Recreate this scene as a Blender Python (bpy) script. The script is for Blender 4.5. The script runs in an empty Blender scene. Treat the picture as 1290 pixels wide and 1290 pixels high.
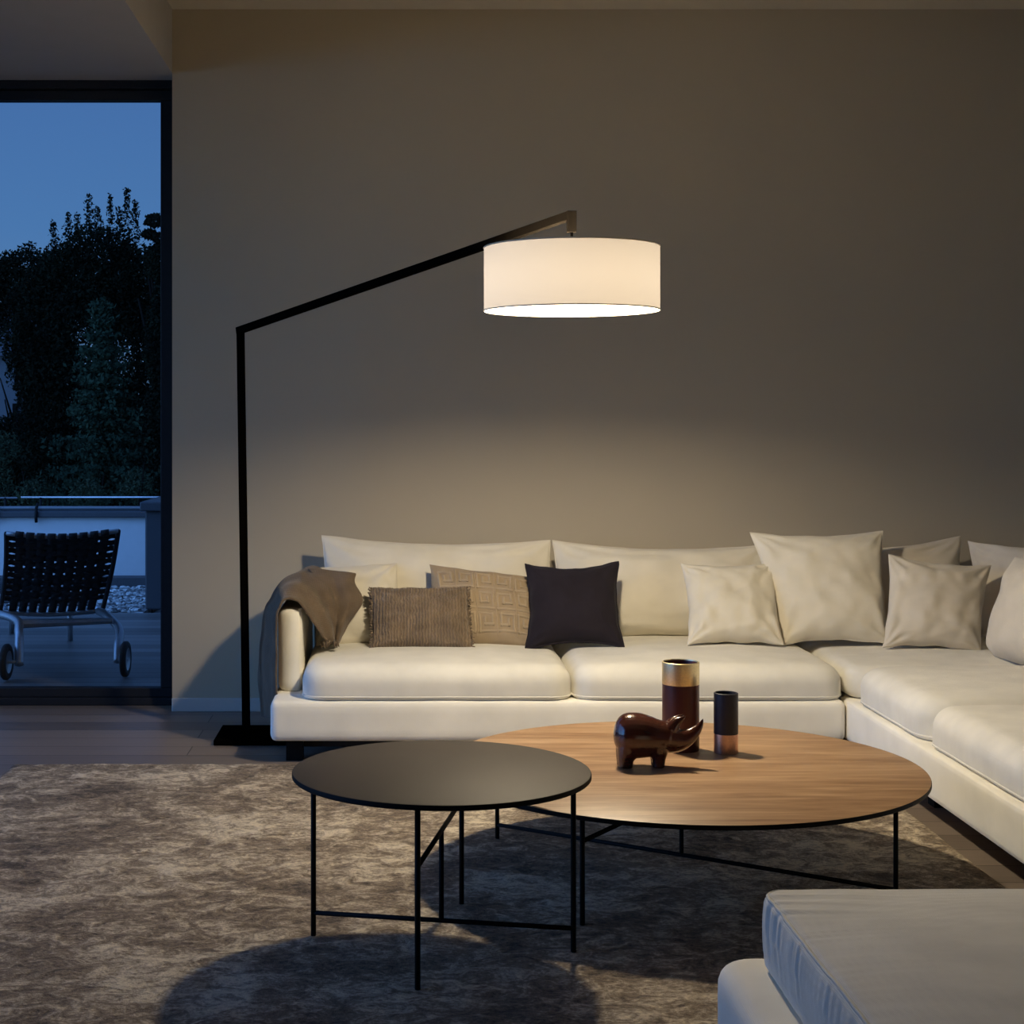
import bpy, bmesh, math, random
from mathutils import Vector, Matrix, noise
PI = math.pi
sc = bpy.context.scene
COL = sc.collection
rnd = random.Random(7)

# ------------------------------------------------------------------ camera
cam_d = bpy.data.cameras.new('camera')
cam = bpy.data.objects.new('camera', cam_d); COL.objects.link(cam)
cam.location = (0, 0, 1.2); cam.rotation_euler = (PI/2, 0, 0)
cam_d.sensor_width = 36; cam_d.lens = 55.81
cam_d.shift_x = 0.1085; cam_d.shift_y = -0.0853
cam_d.clip_end = 300
sc.camera = cam
sc.view_settings.view_transform = 'Standard'
sc.view_settings.look = 'None'
sc.view_settings.gamma = 1.0
sc.view_settings.use_curve_mapping = False
sc.view_settings.exposure = 0.0
sc.cycles.max_bounces = 10
sc.cycles.diffuse_bounces = 6
sc.cycles.sample_clamp_indirect = 6.0
sc.cycles.caustics_reflective = False
sc.cycles.caustics_refractive = False

# ------------------------------------------------------------------ dusk sky
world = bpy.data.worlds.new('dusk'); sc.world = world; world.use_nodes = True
nt = world.node_tree; nt.nodes.clear()
w_out = nt.nodes.new('ShaderNodeOutputWorld'); w_bg = nt.nodes.new('ShaderNodeBackground')
w_tc = nt.nodes.new('ShaderNodeTexCoord'); w_sep = nt.nodes.new('ShaderNodeSeparateXYZ')
w_ramp = nt.nodes.new('ShaderNodeValToRGB')
nt.links.new(w_tc.outputs['Generated'], w_sep.inputs[0])
nt.links.new(w_sep.outputs['Z'], w_ramp.inputs[0])
w_ramp.color_ramp.elements[0].position = 0.0; w_ramp.color_ramp.elements[0].color = (.125, .25, .45, 1)
w_ramp.color_ramp.elements[1].position = 1.0; w_ramp.color_ramp.elements[1].color = (.040, .105, .29, 1)
e = w_ramp.color_ramp.elements.new(.12); e.color = (.078, .205, .46, 1)
e = w_ramp.color_ramp.elements.new(.25); e.color = (.062, .158, .41, 1)
# extra dusk glow in the unseen sky, left and behind, to light room and parapet
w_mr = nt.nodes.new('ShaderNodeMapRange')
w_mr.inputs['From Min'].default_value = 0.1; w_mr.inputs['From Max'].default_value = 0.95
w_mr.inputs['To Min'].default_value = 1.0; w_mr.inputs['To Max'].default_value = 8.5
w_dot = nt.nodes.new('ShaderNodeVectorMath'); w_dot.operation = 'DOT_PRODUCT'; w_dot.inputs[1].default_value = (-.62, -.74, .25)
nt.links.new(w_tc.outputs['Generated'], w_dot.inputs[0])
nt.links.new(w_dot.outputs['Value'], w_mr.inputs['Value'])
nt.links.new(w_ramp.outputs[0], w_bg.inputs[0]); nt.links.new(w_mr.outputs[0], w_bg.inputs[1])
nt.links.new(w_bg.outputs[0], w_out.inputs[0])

BULB_STRENGTH = 960.0
BULB_COLOR = (1.0, .845, .60)

# ------------------------------------------------------------------ helpers
def at(px, py, Y):
    """a point of the place seen at that spot of the photograph at distance Y"""
    return Vector(((px-505)/2000*Y, Y, 1.2-(py-535)/2000*Y))

def mesh(name, verts, faces, mat=None, smooth=True, parent=None, origin=None, mats=None, fmat=None):
    o_ = Vector(origin) if origin else Vector((0, 0, 0))
    me = bpy.data.meshes.new(name)
    me.from_pydata([tuple(Vector(v)-o_) for v in verts], [], faces)
    me.validate(); me.update()
    o = bpy.data.objects.new(name, me); COL.objects.link(o)
    for m in (mats or ([mat] if mat else [])): me.materials.append(m)
    if fmat:
        for p, k in zip(me.polygons, fmat): p.material_index = k
    if smooth:
        me.polygons.foreach_set('use_smooth', [True]*len(me.polygons))
    o.location = o_
    if parent:
        o.parent = parent; o.location = o_-parent.location
    return o

def from_bm(name, bm, mat, smooth=True, parent=None, origin=(0, 0, 0), recalc=True):
    if recalc: bmesh.ops.recalc_face_normals(bm, faces=bm.faces)
    bmesh.ops.translate(bm, verts=bm.verts, vec=-Vector(origin))
    me = bpy.data.meshes.new(name); bm.to_mesh(me); bm.free()
    o = bpy.data.objects.new(name, me); COL.objects.link(o)
    if mat: me.materials.append(mat)
    if smooth: me.polygons.foreach_set('use_smooth', [True]*len(me.polygons))
    o.location = Vector(origin)
    if parent: o.parent = parent; o.location = Vector(origin)-parent.location
    return o

def empty(name, loc, label, cat, group=None):
    o = bpy.data.objects.new(name, None); COL.objects.link(o); o.location = loc
    o.empty_display_size = .1
    return tag(o, label, cat, group)

def tag(o, label, cat, group=None):
    o['label'] = label; o['category'] = cat
    if group: o['group'] = group
    return o

def bxv(bm, x0, x1, y0, y1, z0, z1, bev=0.0, seg=2):
    r = bmesh.ops.create_cube(bm, size=1)
    for v in r['verts']:
        v.co = Vector(((x0+x1)/2+v.co.x*(x1-x0), (y0+y1)/2+v.co.y*(y1-y0), (z0+z1)/2+v.co.z*(z1-z0)))
    if bev > 0:
        es = list({e for v in r['verts'] for e in v.link_edges})
        bmesh.ops.bevel(bm, geom=es, offset=bev, segments=seg, affect='EDGES', profile=.5)

def box(name, x0, x1, y0, y1, z0, z1, mat, parent=None, bev=0.0, origin=None, smooth=False):
    bm = bmesh.new(); bxv(bm, x0, x1, y0, y1, z0, z1, bev)
    if origin is None: origin = ((x0+x1)/2, (y0+y1)/2, z0)
    o = from_bm(name, bm, mat, smooth, parent, origin)
    if bev > 0:
        o.data.polygons.foreach_set('use_smooth', [False]*len(o.data.polygons))
    return o

def structure(name, *a, **k):
    o = box(name, *a, **k); o['kind'] = 'structure'; return o

def catmull(pts, n, closed=False):
    pts = [Vector(p) for p in pts]; out = []; N = len(pts)
    rng = range(N if closed else N-1)
    for i in rng:
        if closed: a, b, c, d = pts[i-1], pts[i], pts[(i+1) % N], pts[(i+2) % N]
        else:
            b, c = pts[i], pts[i+1]
            a = pts[i-1] if i > 0 else b*2-c
            d = pts[i+2] if i+2 < N else c*2-b
        for k in range(n):
            t = k/n
            out.append(.5*((2*b)+(c-a)*t+(2*a-5*b+4*c-d)*t*t+(3*b-a-3*c+d)*t**3))
    if not closed: out.append(pts[-1])
    return out

def sweep(pts, rad, seg=8, closed=False, verts=None, faces=None, square=False, up=Vector((0, 0, 1))):
    """tube along pts; rad number or list; appends to verts/faces"""
    if verts is None: verts, faces = [], []
    pts = [Vector(p) for p in pts]; N = len(pts); base = len(verts)
    prev_n = None
    for i, p in enumerate(pts):
        if closed: t = (pts[(i+1) % N]-pts[i-1])
        else: t = pts[min(i+1, N-1)]-pts[max(i-1, 0)]
        if t.length < 1e-9: t = Vector((0, 0, 1))
        t.normalize()
        if prev_n is None:
            u = up if abs(t.dot(up)) < .95 else Vector((1, 0, 0))
            n = (u-t*u.dot(t)).normalized()
        else:
            n = (prev_n-t*prev_n.dot(t))
            n = n.normalized() if n.length > 1e-6 else prev_n
        prev_n = n; b = t.cross(n)
        r = rad[i] if isinstance(rad, (list, tuple)) else rad
        if isinstance(r, (tuple, list)): ra, rb = r
        else: ra = rb = r
        for k in range(seg):
            a = 2*PI*k/seg + (PI/4 if square else 0)
            s = math.sqrt(2) if square else 1
            verts.append(p+n*math.cos(a)*ra*s+b*math.sin(a)*rb*s)
    for i in range(N if closed else N-1):
        for k in range(seg):
            j = (i+1) % N
            faces.append((base+i*seg+k, base+i*seg+(k+1) % seg, base+j*seg+(k+1) % seg, base+j*seg+k))
    if not closed:
        faces.append(tuple(base+k for k in range(seg))[::-1])
        faces.append(tuple(base+(N-1)*seg+k for k in range(seg)))
    return verts, faces

def tube(name, pts, rad, mat, parent=None, seg=8, closed=False, square=False, origin=None, up=Vector((0, 0, 1))):
    v, f = sweep(pts, rad, seg, closed, square=square, up=up)
    return mesh(name, v, f, mat, not square, parent, origin or tuple(Vector(pts[0])))

def lathe(name, prof, mats, parent=None, loc=(0, 0, 0), seg=64, fm=None, smooth=True):
    v, f, mi = [], [], []
    for (r, z) in prof:
        for k in range(seg):
            a = 2*PI*k/seg; v.append(Vector((loc[0]+r*math.cos(a), loc[1]+r*math.sin(a), loc[2]+z)))
    for i in range(len(prof)-1):
        for k in range(seg):
            f.append((i*seg+k, i*seg+(k+1) % seg, (i+1)*seg+(k+1) % seg, (i+1)*seg+k))
            mi.append(fm[i] if fm else 0)
    if prof[0][0] > 0.0001: pass
    o = mesh(name, v, f, None, smooth, parent, loc, mats=mats, fmat=mi)
    return o

def auto_sharp(o, ang=35):
    m = o.modifiers.new('edges', 'EDGE_SPLIT'); m.split_angle = math.radians(ang)

# ------------------------------------------------------------------ materials
def new_mat(name):
    m = bpy.data.materials.new(name); m.use_nodes = True
    t = m.node_tree; b = t.nodes['Principled BSDF']
    return m, t, b
def N(t, kind, **kw):
    n = t.nodes.new(kind)
    for k, v in kw.items():
        if k in n.inputs.keys(): n.inputs[k].default_value = v
        else: setattr(n, k, v)
    return n
def coords(t, scale=(1, 1, 1), kind='Object'):
    tc = t.nodes.new('ShaderNodeTexCoord'); mp = t.nodes.new('ShaderNodeMapping')
    mp.inputs['Scale'].default_value = scale
    t.links.new(tc.outputs[kind], mp.inputs[0]); return mp.outputs[0]
def wcoords(t, scale=(1, 1, 1)):
    g = t.nodes.new('ShaderNodeNewGeometry'); mp = t.nodes.new('ShaderNodeMapping')
    mp.inputs['Scale'].default_value = scale
    t.links.new(g.outputs['Position'], mp.inputs[0]); return mp.outputs[0]
def ramp(t, fac, stops):
    r = t.nodes.new('ShaderNodeValToRGB')
    el = r.color_ramp.elements
    while len(el) < len(stops): el.new(.5)
    for e_, (p, c) in zip(el, stops): e_.position = p; e_.color = (*c, 1)
    t.links.new(fac, r.inputs[0]); return r.outputs[0]
def bump(t, b, h, strength=.3, dist=.01):
    n = N(t, 'ShaderNodeBump'); n.inputs['Strength'].default_value = strength; n.inputs['Distance'].default_value = dist
    t.links.new(h, n.inputs['Height']); t.links.new(n.outputs[0], b.inputs['Normal'])

def plain(name, c, rough=.5, metal=0, spec=.5, nscale=60, var=.08, bstr=.05):
    m, t, b = new_mat(name)
    n = N(t, 'ShaderNodeTexNoise'); n.inputs['Scale'].default_value = nscale; n.inputs['Detail'].default_value = 4
    t.links.new(coords(t), n.inputs['Vector'])
    lo = tuple(x*(1-var) for x in c); hi = tuple(min(1, x*(1+var)) for x in c)
    t.links.new(ramp(t, n.outputs[0], [(.3, lo), (.7, hi)]), b.inputs['Base Color'])
    b.inputs['Roughness'].default_value = rough; b.inputs['Metallic'].default_value = metal
    b.inputs['Specular IOR Level'].default_value = spec
    if bstr: bump(t, b, n.outputs[0], bstr, .002)
    return m

def fabric(name, c, thread=900, var=.06, rough=.9, bstr=.25, sheen=.15, wscale=6):
    m, t, b = new_mat(name)
    v = coords(t)
    a = N(t, 'ShaderNodeTexWave', bands_direction='X'); a.inputs['Scale'].default_value = thread/6.28
    a.inputs['Distortion'].default_value = 1.5
    c2 = N(t, 'ShaderNodeTexWave', bands_direction='Z'); c2.inputs['Scale'].default_value = thread/6.28
    c2.inputs['Distortion'].default_value = 1.5
    n = N(t, 'ShaderNodeTexNoise'); n.inputs['Scale'].default_value = wscale; n.inputs['Detail'].default_value = 3
    for q in (a, c2, n): t.links.new(v, q.inputs['Vector'])
    mx = N(t, 'ShaderNodeMath', operation='ADD'); t.links.new(a.outputs['Fac'], mx.inputs[0]); t.links.new(c2.outputs['Fac'], mx.inputs[1])
    lo = tuple(x*(1-var) for x in c); hi = tuple(min(1, x*(1+var)) for x in c)
    t.links.new(ramp(t, n.outputs[0], [(.3, lo), (.7, hi)]), b.inputs['Base Color'])
    b.inputs['Roughness'].default_value = rough; b.inputs['Specular IOR Level'].default_value = .15
    b.inputs['Sheen Weight'].default_value = sheen
    ad = N(t, 'ShaderNodeMath', operation='MULTIPLY_ADD'); t.links.new(n.outputs[0], ad.inputs[0]); ad.inputs[1].default_value = 3
    t.links.new(mx.outputs[0], ad.inputs[2])
    bump(t, b, ad.outputs[0], bstr, .0012)
    return m

M = {}
M['linen'] = fabric('off white linen', (.90, .865, .77))
M['linen_cool'] = fabric('natural white linen', (.80, .775, .70), wscale=9)
M['cushion'] = fabric('cream cushion cotton', (.72, .67, .56), wscale=7)
M['cushion2'] = fabric('warm cream cushion cotton', (.66, .60, .50), wscale=8)
M['taupe'] = fabric('taupe weave', (.19, .14, .095), thread=500, var=.25, bstr=.5, wscale=18)
def ribs(m):
    t = m.node_tree; b = t.nodes['Principled BSDF']
    w = N(t, 'ShaderNodeTexWave', bands_direction='X'); w.inputs['Scale'].default_value = 27; w.inputs['Distortion'].default_value = 5; w.inputs['Detail'].default_value = 4; w.inputs['Detail Scale'].default_value = 2
    t.links.new(coords(t), w.inputs['Vector'])
    mp = N(t, 'ShaderNodeMapRange'); mp.inputs['To Min'].default_value = .76; mp.inputs['To Max'].default_value = 1.12
    t.links.new(w.outputs['Fac'], mp.inputs['Value'])
    src = b.inputs['Base Color'].links[0].from_socket
    mu = N(t, 'ShaderNodeVectorMath', operation='SCALE'); t.links.new(src, mu.inputs[0]); t.links.new(mp.outputs[0], mu.inputs['Scale'])
    t.links.new(mu.outputs[0], b.inputs['Base Color'])
    bump(t, b, w.outputs['Fac'], .8, .004)
ribs(M['taupe'])
M['greek'] = fabric('sand jacquard', (.33, .255, .17), thread=700, var=.1, wscale=14)
M['greek_line'] = fabric('raised sand jacquard', (.38, .30, .205), thread=700, var=.1, wscale=14)
M['navy'] = fabric('midnight velvet', (.016, .013, .019), thread=1500, var=.15, sheen=.05, bstr=.1)
M['throw'] = fabric('taupe wool throw', (.13, .095, .066), thread=420, var=.2, bstr=.6, wscale=12)
M['black'] = plain('black powder coat', (.007, .007, .0075), .6, 0, .12)
M['bronze'] = plain('dark bronze', (.0022, .0018, .0015), .8, 0, 0)
M['plinth'] = plain('black plinth', (.01, .01, .012), .7)
M['brass'] = plain('brushed brass', (.90, .77, .46), .40, 1, nscale=200)
M['copper'] = plain('brushed copper', (.72, .47, .36), .42, 1, nscale=200)
M['oxblood'] = plain('oxblood lacquer', (.095, .016, .012), .42)
M['inkblue'] = plain('ink blue leather', (.018, .020, .035), .5, nscale=150, bstr=.15)
M['frame'] = plain('anthracite window frame', (.012, .013, .017), .6, 0, .2)
M['alu'] = plain('matt aluminium', (.42, .44, .47), .4, .8)
M['strap'] = plain('dark webbing', (.02, .022, .028), .8, nscale=300)
M['rubber'] = plain('rubber', (.012, .012, .013), .8)
M['render'] = plain('white outdoor render', (.48, .49, .50), .9, nscale=20, var=.03)
M['darkbox'] = plain('dark metal cladding', (.035, .037, .045), .6)
M['slate'] = plain('grey house wall', (.07, .075, .085), .9)
M['rail'] = plain('galvanised rail', (.5, .52, .55), .35, .7)
M['earth'] = plain('grass ground', (.03, .04, .02), .95, nscale=2, var=.3)
M['bark'] = plain('bark', (.008, .007, .006), 1, spec=0, nscale=30, var=.3)
M['baseboard'] = plain('baseboard paint', (.52, .50, .47), .55, nscale=10, var=.02)
M['bulkhead'] = plain('shade-darkened bulkhead paint', (.42, .41, .40), .9, nscale=8, var=.02)  # ceiling paint toned darker and cooler, standing in for shade on the bulkhead
M['ceiling'] = plain('ceiling paint', (.60, .56, .48), .9, nscale=8, var=.02)

def mk_wall():
    m, t, b = new_mat('taupe wall plaster')
    v = wcoords(t)
    n = N(t, 'ShaderNodeTexNoise'); n.inputs['Scale'].default_value = 1.1; n.inputs['Detail'].default_value = 5
    n2 = N(t, 'ShaderNodeTexNoise'); n2.inputs['Scale'].default_value = 160; n2.inputs['Detail'].default_value = 3
    t.links.new(v, n.inputs['Vector']); t.links.new(v, n2.inputs['Vector'])
    t.links.new(ramp(t, n.outputs[0], [(.3, (.425, .375, .288)), (.7, (.45, .398, .306))]), b.inputs['Base Color'])
    b.inputs['Roughness'].default_value = .88; b.inputs['Specular IOR Level'].default_value = .2
    bump(t, b, n2.outputs[0], .12, .002)
    return m
M['wall'] = mk_wall()

def mk_floor(name, c0, c1, width, length, rough, gap=.004, gapc=(.01, .008, .006)):
    m, t, b = new_mat(name)
    v = wcoords(t)
    br = N(t, 'ShaderNodeTexBrick'); br.offset = .37
    br.inputs['Scale'].default_value = 1; br.inputs['Brick Width'].default_value = length; br.inputs['Row Height'].default_value = width
    br.inputs['Mortar Size'].default_value = gap/2; br.inputs['Bias'].default_value = 0
    br.inputs['Color1'].default_value = (0, 0, 0, 1); br.inputs['Color2'].default_value = (1, 1, 1, 1)
    br.inputs['Mortar'].default_value = (.5, .5, .5, 1)
    t.links.new(v, br.inputs['Vector'])
    g = N(t, 'ShaderNodeTexNoise'); g.inputs['Scale'].default_value = 1; g.inputs['Detail'].default_value = 6; g.inputs['Roughness'].default_value = .6
    v2 = wcoords(t, (2.2, 42, 1)); t.links.new(v2, g.inputs['Vector'])
    mix = N(t, 'ShaderNodeMix', data_type='FLOAT'); mix.inputs['Factor'].default_value = .55
    t.links.new(br.outputs['Color'], mix.inputs[2]); t.links.new(g.outputs[0], mix.inputs[3])
    col = ramp(t, mix.outputs[0], [(.15, c0), (.75, c1)])
    mc = N(t, 'ShaderNodeMix', data_type='RGBA'); mc.inputs[7].default_value = (*gapc, 1)
    t.links.new(br.outputs['Fac'], mc.inputs[0]); t.links.new(col, mc.inputs[6])
    t.links.new(mc.outputs[2], b.inputs['Base Color'])
    rr = N(t, 'ShaderNodeMapRange'); rr.inputs['To Min'].default_value = rough-.1; rr.inputs['To Max'].default_value = rough+.12
    t.links.new(g.outputs[0], rr.inputs['Value']); t.links.new(rr.outputs[0], b.inputs['Roughness'])
    inv = N(t, 'ShaderNodeMath', operation='MULTIPLY_ADD'); inv.inputs[1].default_value = -1.5
    t.links.new(br.outputs['Fac'], inv.inputs[0]); t.links.new(g.outputs[0], inv.inputs[2])
    bump(t, b, inv.outputs[0], .35, .003)
    return m
M['floor'] = mk_floor('smoked oak floor', (.10, .080, .068), (.27, .215, .175), .16, 2.1, .40)
M['deck'] = mk_floor('weathered deck', (.06, .055, .05), (.19, .175, .165), .14, 2.6, .5, .008)

def mk_wood():
    m, t, b = new_mat('walnut veneer')
    v = coords(t, (1.6, 13, 1))
    n = N(t, 'ShaderNodeTexNoise'); n.inputs['Scale'].default_value = 1.6; n.inputs['Detail'].default_value = 7; n.inputs['Roughness'].default_value = .62; n.inputs['Distortion'].default_value = .5
    t.links.new(v, n.inputs['Vector'])
    v2 = coords(t, (5, 160, 1)); n2 = N(t, 'ShaderNodeTexNoise'); n2.inputs['Scale'].default_value = 1.5; n2.inputs['Detail'].default_value = 3
    t.links.new(v2, n2.inputs['Vector'])
    mx = N(t, 'ShaderNodeMix', data_type='FLOAT'); mx.inputs['Factor'].default_value = .3
    t.links.new(n.outputs[0], mx.inputs[2]); t.links.new(n2.outputs[0], mx.inputs[3])
    t.links.new(ramp(t, mx.outputs[0], [(.34, (.22, .11, .052)), (.5, (.38, .225, .118)), (.66, (.54, .35, .20))]), b.inputs['Base Color'])
    b.inputs['Roughness'].default_value = .42; b.inputs['Specular IOR Level'].default_value = .45
    bump(t, b, n2.outputs[0], .12, .001)
    return m
M['wood'] = mk_wood()
M['laminate'] = plain('dark brown laminate', (.052, .042, .034), .6, 0, .2, nscale=400, var=.04, bstr=.02)
def mk_rhino():
    m, t, b = new_mat('polished mahogany glaze')
    n = N(t, 'ShaderNodeTexNoise'); n.inputs['Scale'].default_value = 9; n.inputs['Detail'].default_value = 5
    t.links.new(coords(t, (1, 1, 3)), n.inputs['Vector'])
    t.links.new(ramp(t, n.outputs[0], [(.3, (.035, .009, .006)), (.7, (.10, .028, .016))]), b.inputs['Base Color'])
    b.inputs['Roughness'].default_value = .16; b.inputs['Coat Weight'].default_value = .7; b.inputs['Coat Roughness'].default_value = .08
    return m
M['rhino'] = mk_rhino()

def mk_rug():
    m, t, b = new_mat('mottled viscose rug')
    def nz(sc, scale, det, rough, dist=0):
        n = N(t, 'ShaderNodeTexNoise'); n.inputs['Scale'].default_value = scale; n.inputs['Detail'].default_value = det
        n.inputs['Roughness'].default_value = rough; n.inputs['Distortion'].default_value = dist
        t.links.new(wcoords(t, sc), n.inputs['Vector']); return n.outputs[0]
    big = nz((1, 1.1, 1), 2.6, 6, .6, .6)
    mid = nz((1, 1.3, 1), 13, 8, .70, 1.2)
    fine = nz((1, 1.2, 1), 90, 4, .7)
    mx = N(t, 'ShaderNodeMix', data_type='FLOAT'); mx.inputs['Factor'].default_value = .58
    t.links.new(big, mx.inputs[2]); t.links.new(mid, mx.inputs[3])
    mx2 = N(t, 'ShaderNodeMix', data_type='FLOAT'); mx2.inputs['Factor'].default_value = .22
    t.links.new(mx.outputs[0], mx2.inputs[2]); t.links.new(fine, mx2.inputs[3])
    t.links.new(ramp(t, mx2.outputs[0], [(.415, (.080, .056, .037)), (.495, (.32, .24, .16)), (.58, (.88, .76, .57))]), b.inputs['Base Color'])
    b.inputs['Roughness'].default_value = .75; b.inputs['Specular IOR Level'].default_value = .2; b.inputs['Sheen Weight'].default_value = .15
    n3 = nz((1, 1, 1), 260, 2, .5)
    ad = N(t, 'ShaderNodeMath', operation='MULTIPLY_ADD'); ad.inputs[1].default_value = .5
    t.links.new(n3, ad.inputs[0]); t.links.new(fine, ad.inputs[2])
    ad2 = N(t, 'ShaderNodeMath', operation='MULTIPLY_ADD'); ad2.inputs[1].default_value = 2.0
    t.links.new(mid, ad2.inputs[0]); t.links.new(ad.outputs[0], ad2.inputs[2])
    bump(t, b, ad2.outputs[0], .9, .012)
    return m
M['rug'] = mk_rug()

def mk_gravel():
    m, t, b = new_mat('pale gravel')
    vo = N(t, 'ShaderNodeTexVoronoi'); vo.inputs['Scale'].default_value = 12
    t.links.new(wcoords(t), vo.inputs['Vector'])
    t.links.new(ramp(t, vo.outputs['Color'], [(.2, (.10, .10, .10)), (.8, (.55, .55, .53))]), b.inputs['Base Color'])
    b.inputs['Roughness'].default_value = .9
    bump(t, b, vo.outputs['Distance'], 1, .05)
    return m
M['gravel'] = mk_gravel()

def mk_leaf(name, c0, c1):
    m, t, b = new_mat(name)
    n = N(t, 'ShaderNodeTexNoise'); n.inputs['Scale'].default_value = 1.2; n.inputs['Detail'].default_value = 4
    t.links.new(wcoords(t), n.inputs['Vector'])
    t.links.new(ramp(t, n.outputs[0], [(.3, c0), (.7, c1)]), b.inputs['Base Color'])
    b.inputs['Roughness'].default_value = .9; b.inputs['Specular IOR Level'].default_value = .02
    return m
M['leaf'] = mk_leaf('dark foliage', (.003, .004, .003), (.008, .010, .006))
M['conifer'] = mk_leaf('conifer needles', (.010, .018, .012), (.024, .038, .024))
M['bush'] = mk_leaf('shrub leaves', (.010, .017, .010), (.03, .04, .025))
M['hill'] = mk_leaf('far wooded hill', (.03, .05, .05), (.06, .08, .08))

def mk_glass():
    m = bpy.data.materials.new('window glass'); m.use_nodes = True; t = m.node_tree; t.nodes.clear()
    o = t.nodes.new('ShaderNodeOutputMaterial'); tr = t.nodes.new('ShaderNodeBsdfTransparent'); gl = t.nodes.new('ShaderNodeBsdfGlossy')
    tr.inputs[0].default_value = (.93, .95, .96, 1); gl.inputs['Roughness'].default_value = .01
    fr = t.nodes.new('ShaderNodeFresnel'); fr.inputs[0].default_value = 1.25
    mx = t.nodes.new('ShaderNodeMixShader')
    t.links.new(fr.outputs[0], mx.inputs[0]); t.links.new(tr.outputs[0], mx.inputs[1]); t.links.new(gl.outputs[0], mx.inputs[2])
    t.links.new(mx.outputs[0], o.inputs[0]); return m
M['glass'] = mk_glass()

def mk_shade(name, c, tl, tw):
    m = bpy.data.materials.new(name); m.use_nodes = True; t = m.node_tree; t.nodes.clear()
    o = t.nodes.new('ShaderNodeOutputMaterial'); df = t.nodes.new('ShaderNodeBsdfDiffuse'); tr = t.nodes.new('ShaderNodeBsdfTranslucent')
    wv = t.nodes.new('ShaderNodeTexNoise'); wv.inputs['Scale'].default_value = 1; wv.inputs['Detail'].default_value = 3
    t.links.new(coords(t, (220, 220, 9)), wv.inputs['Vector'])
    tc = ramp(t, wv.outputs[0], [(.3, tuple(x*.97 for x in tl)), (.7, tl)])
    df.inputs[0].default_value = (*c, 1); t.links.new(tc, tr.inputs[0])
    ad = t.nodes.new('ShaderNodeMixShader'); ad.inputs[0].default_value = tw
    t.links.new(df.outputs[0], ad.inputs[1]); t.links.new(tr.outputs[0], ad.inputs[2])
    t.links.new(ad.outputs[0], o.inputs[0]); return m
M['shade'] = mk_shade('white pleated lamp fabric', (.55, .50, .44), (.92, .85, .82), .030)
M['fill_cap'] = mk_shade('added fill light diffuser', (.60, .55, .47), (.98, .94, .86), 1.0)
def mk_emit():
    m = bpy.data.materials.new('glowing bulb'); m.use_nodes = True; t = m.node_tree; t.nodes.clear()
    o = t.nodes.new('ShaderNodeOutputMaterial'); em = t.nodes.new('ShaderNodeEmission')
    em.inputs[0].default_value = (*BULB_COLOR, 1); em.inputs[1].default_value = BULB_STRENGTH
    t.links.new(em.outputs[0], o.inputs[0]); return m
M['bulb'] = mk_emit()

# ================================================================== ROOM
XL, XR, YB, YW, ZC = -3.4, 2.95, -2.2, 6.65, 2.94
XE = -.958      # where the back wall ends and the glazed bay begins
structure('floor', XL-.1, XR+.1, YB-.1, 6.95, -.12, 0, M['floor'])
structure('ceiling', XL-.3, XR+.2, YB-.2, 6.95, ZC, ZC+.2, M['ceiling'])
structure('trim_1', XL-.3, XE, YB, 6.95, 2.672, ZC, M['bulkhead'])          # lowered bulkhead over the glazing
structure('wall_back', XE, XR+.2, YW, 6.95, -.1, ZC, M['wall'])
structure('wall_right', XR, XR+.2, YB-.2, YW, -.1, ZC, M['wall'])
structure('wall_front', XL-.3, XR+.2, YB-.2, YB, -.1, ZC, M['wall'])
structure('baseboard_back', XE+.0, XR, YW-.016, YW, 0, .056, M['baseboard'], bev=.003)

def window(name, axis, fixed, a0, a1, z0, z1, mullions, stile=.072, skin=None):
    root = bpy.data.objects.new(name, None); COL.objects.link(root); root['kind'] = 'structure'
    def put(nm, b0, b1, c0, c1, m, dep=.06, off=0):
        if axis == 'x': o = box(nm, b0, b1, fixed+off, fixed+off+dep, c0, c1, m, root, bev=.004 if m is not M['glass'] else 0)
        else: o = box(nm, fixed-off-dep, fixed-off, b0, b1, c0, c1, m, root, bev=.004 if m is not M['glass'] else 0)
        return o
    root.location = ((a0+a1)/2, fixed, z0) if axis == 'x' else (fixed, (a0+a1)/2, z0)
    put('window_frame', a0, a1, z0, z0+.032, M['frame'], .11, -.02)
    put('window_frame', a0, a1, z0+.032, z0+.071, M['frame'])
    put('window_frame', a0, a1, z1-.036, z1, M['frame'], .11, -.02)
    put('window_frame', a0, a1, z1-.082, z1-.040, M['frame'])
    put('window_frame', a0, a0+stile, z0+.071, z1-.082, M['frame'])
    put('window_frame', a1-stile, a1, z0+.071, z1-.082, M['frame'])
    cuts = [a0+stile]+[c for mm in mullions for c in (mm-.04, mm+.04)]+[a1-stile]
    for mm in mullions: put('window_frame', mm-.04, mm+.04, z0+.071, z1-.082, M['frame'])
    for k in range(0, len(cuts), 2):
        put('pane', cuts[k]-.004, cuts[k+1]+.004, z0+.067, z1-.078, M['glass'], .008, .025)
    return root
window('window_1', 'x', 6.80, XL, XE, 0, 2.672, [-2.16])
window('window_2', 'y', XL, 1.9, 6.80, 0, 2.672, [4.35])
structure('wall_left', XL-.2, XL, YB, 1.9, -.1, 2.672, M['wall'])

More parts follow.
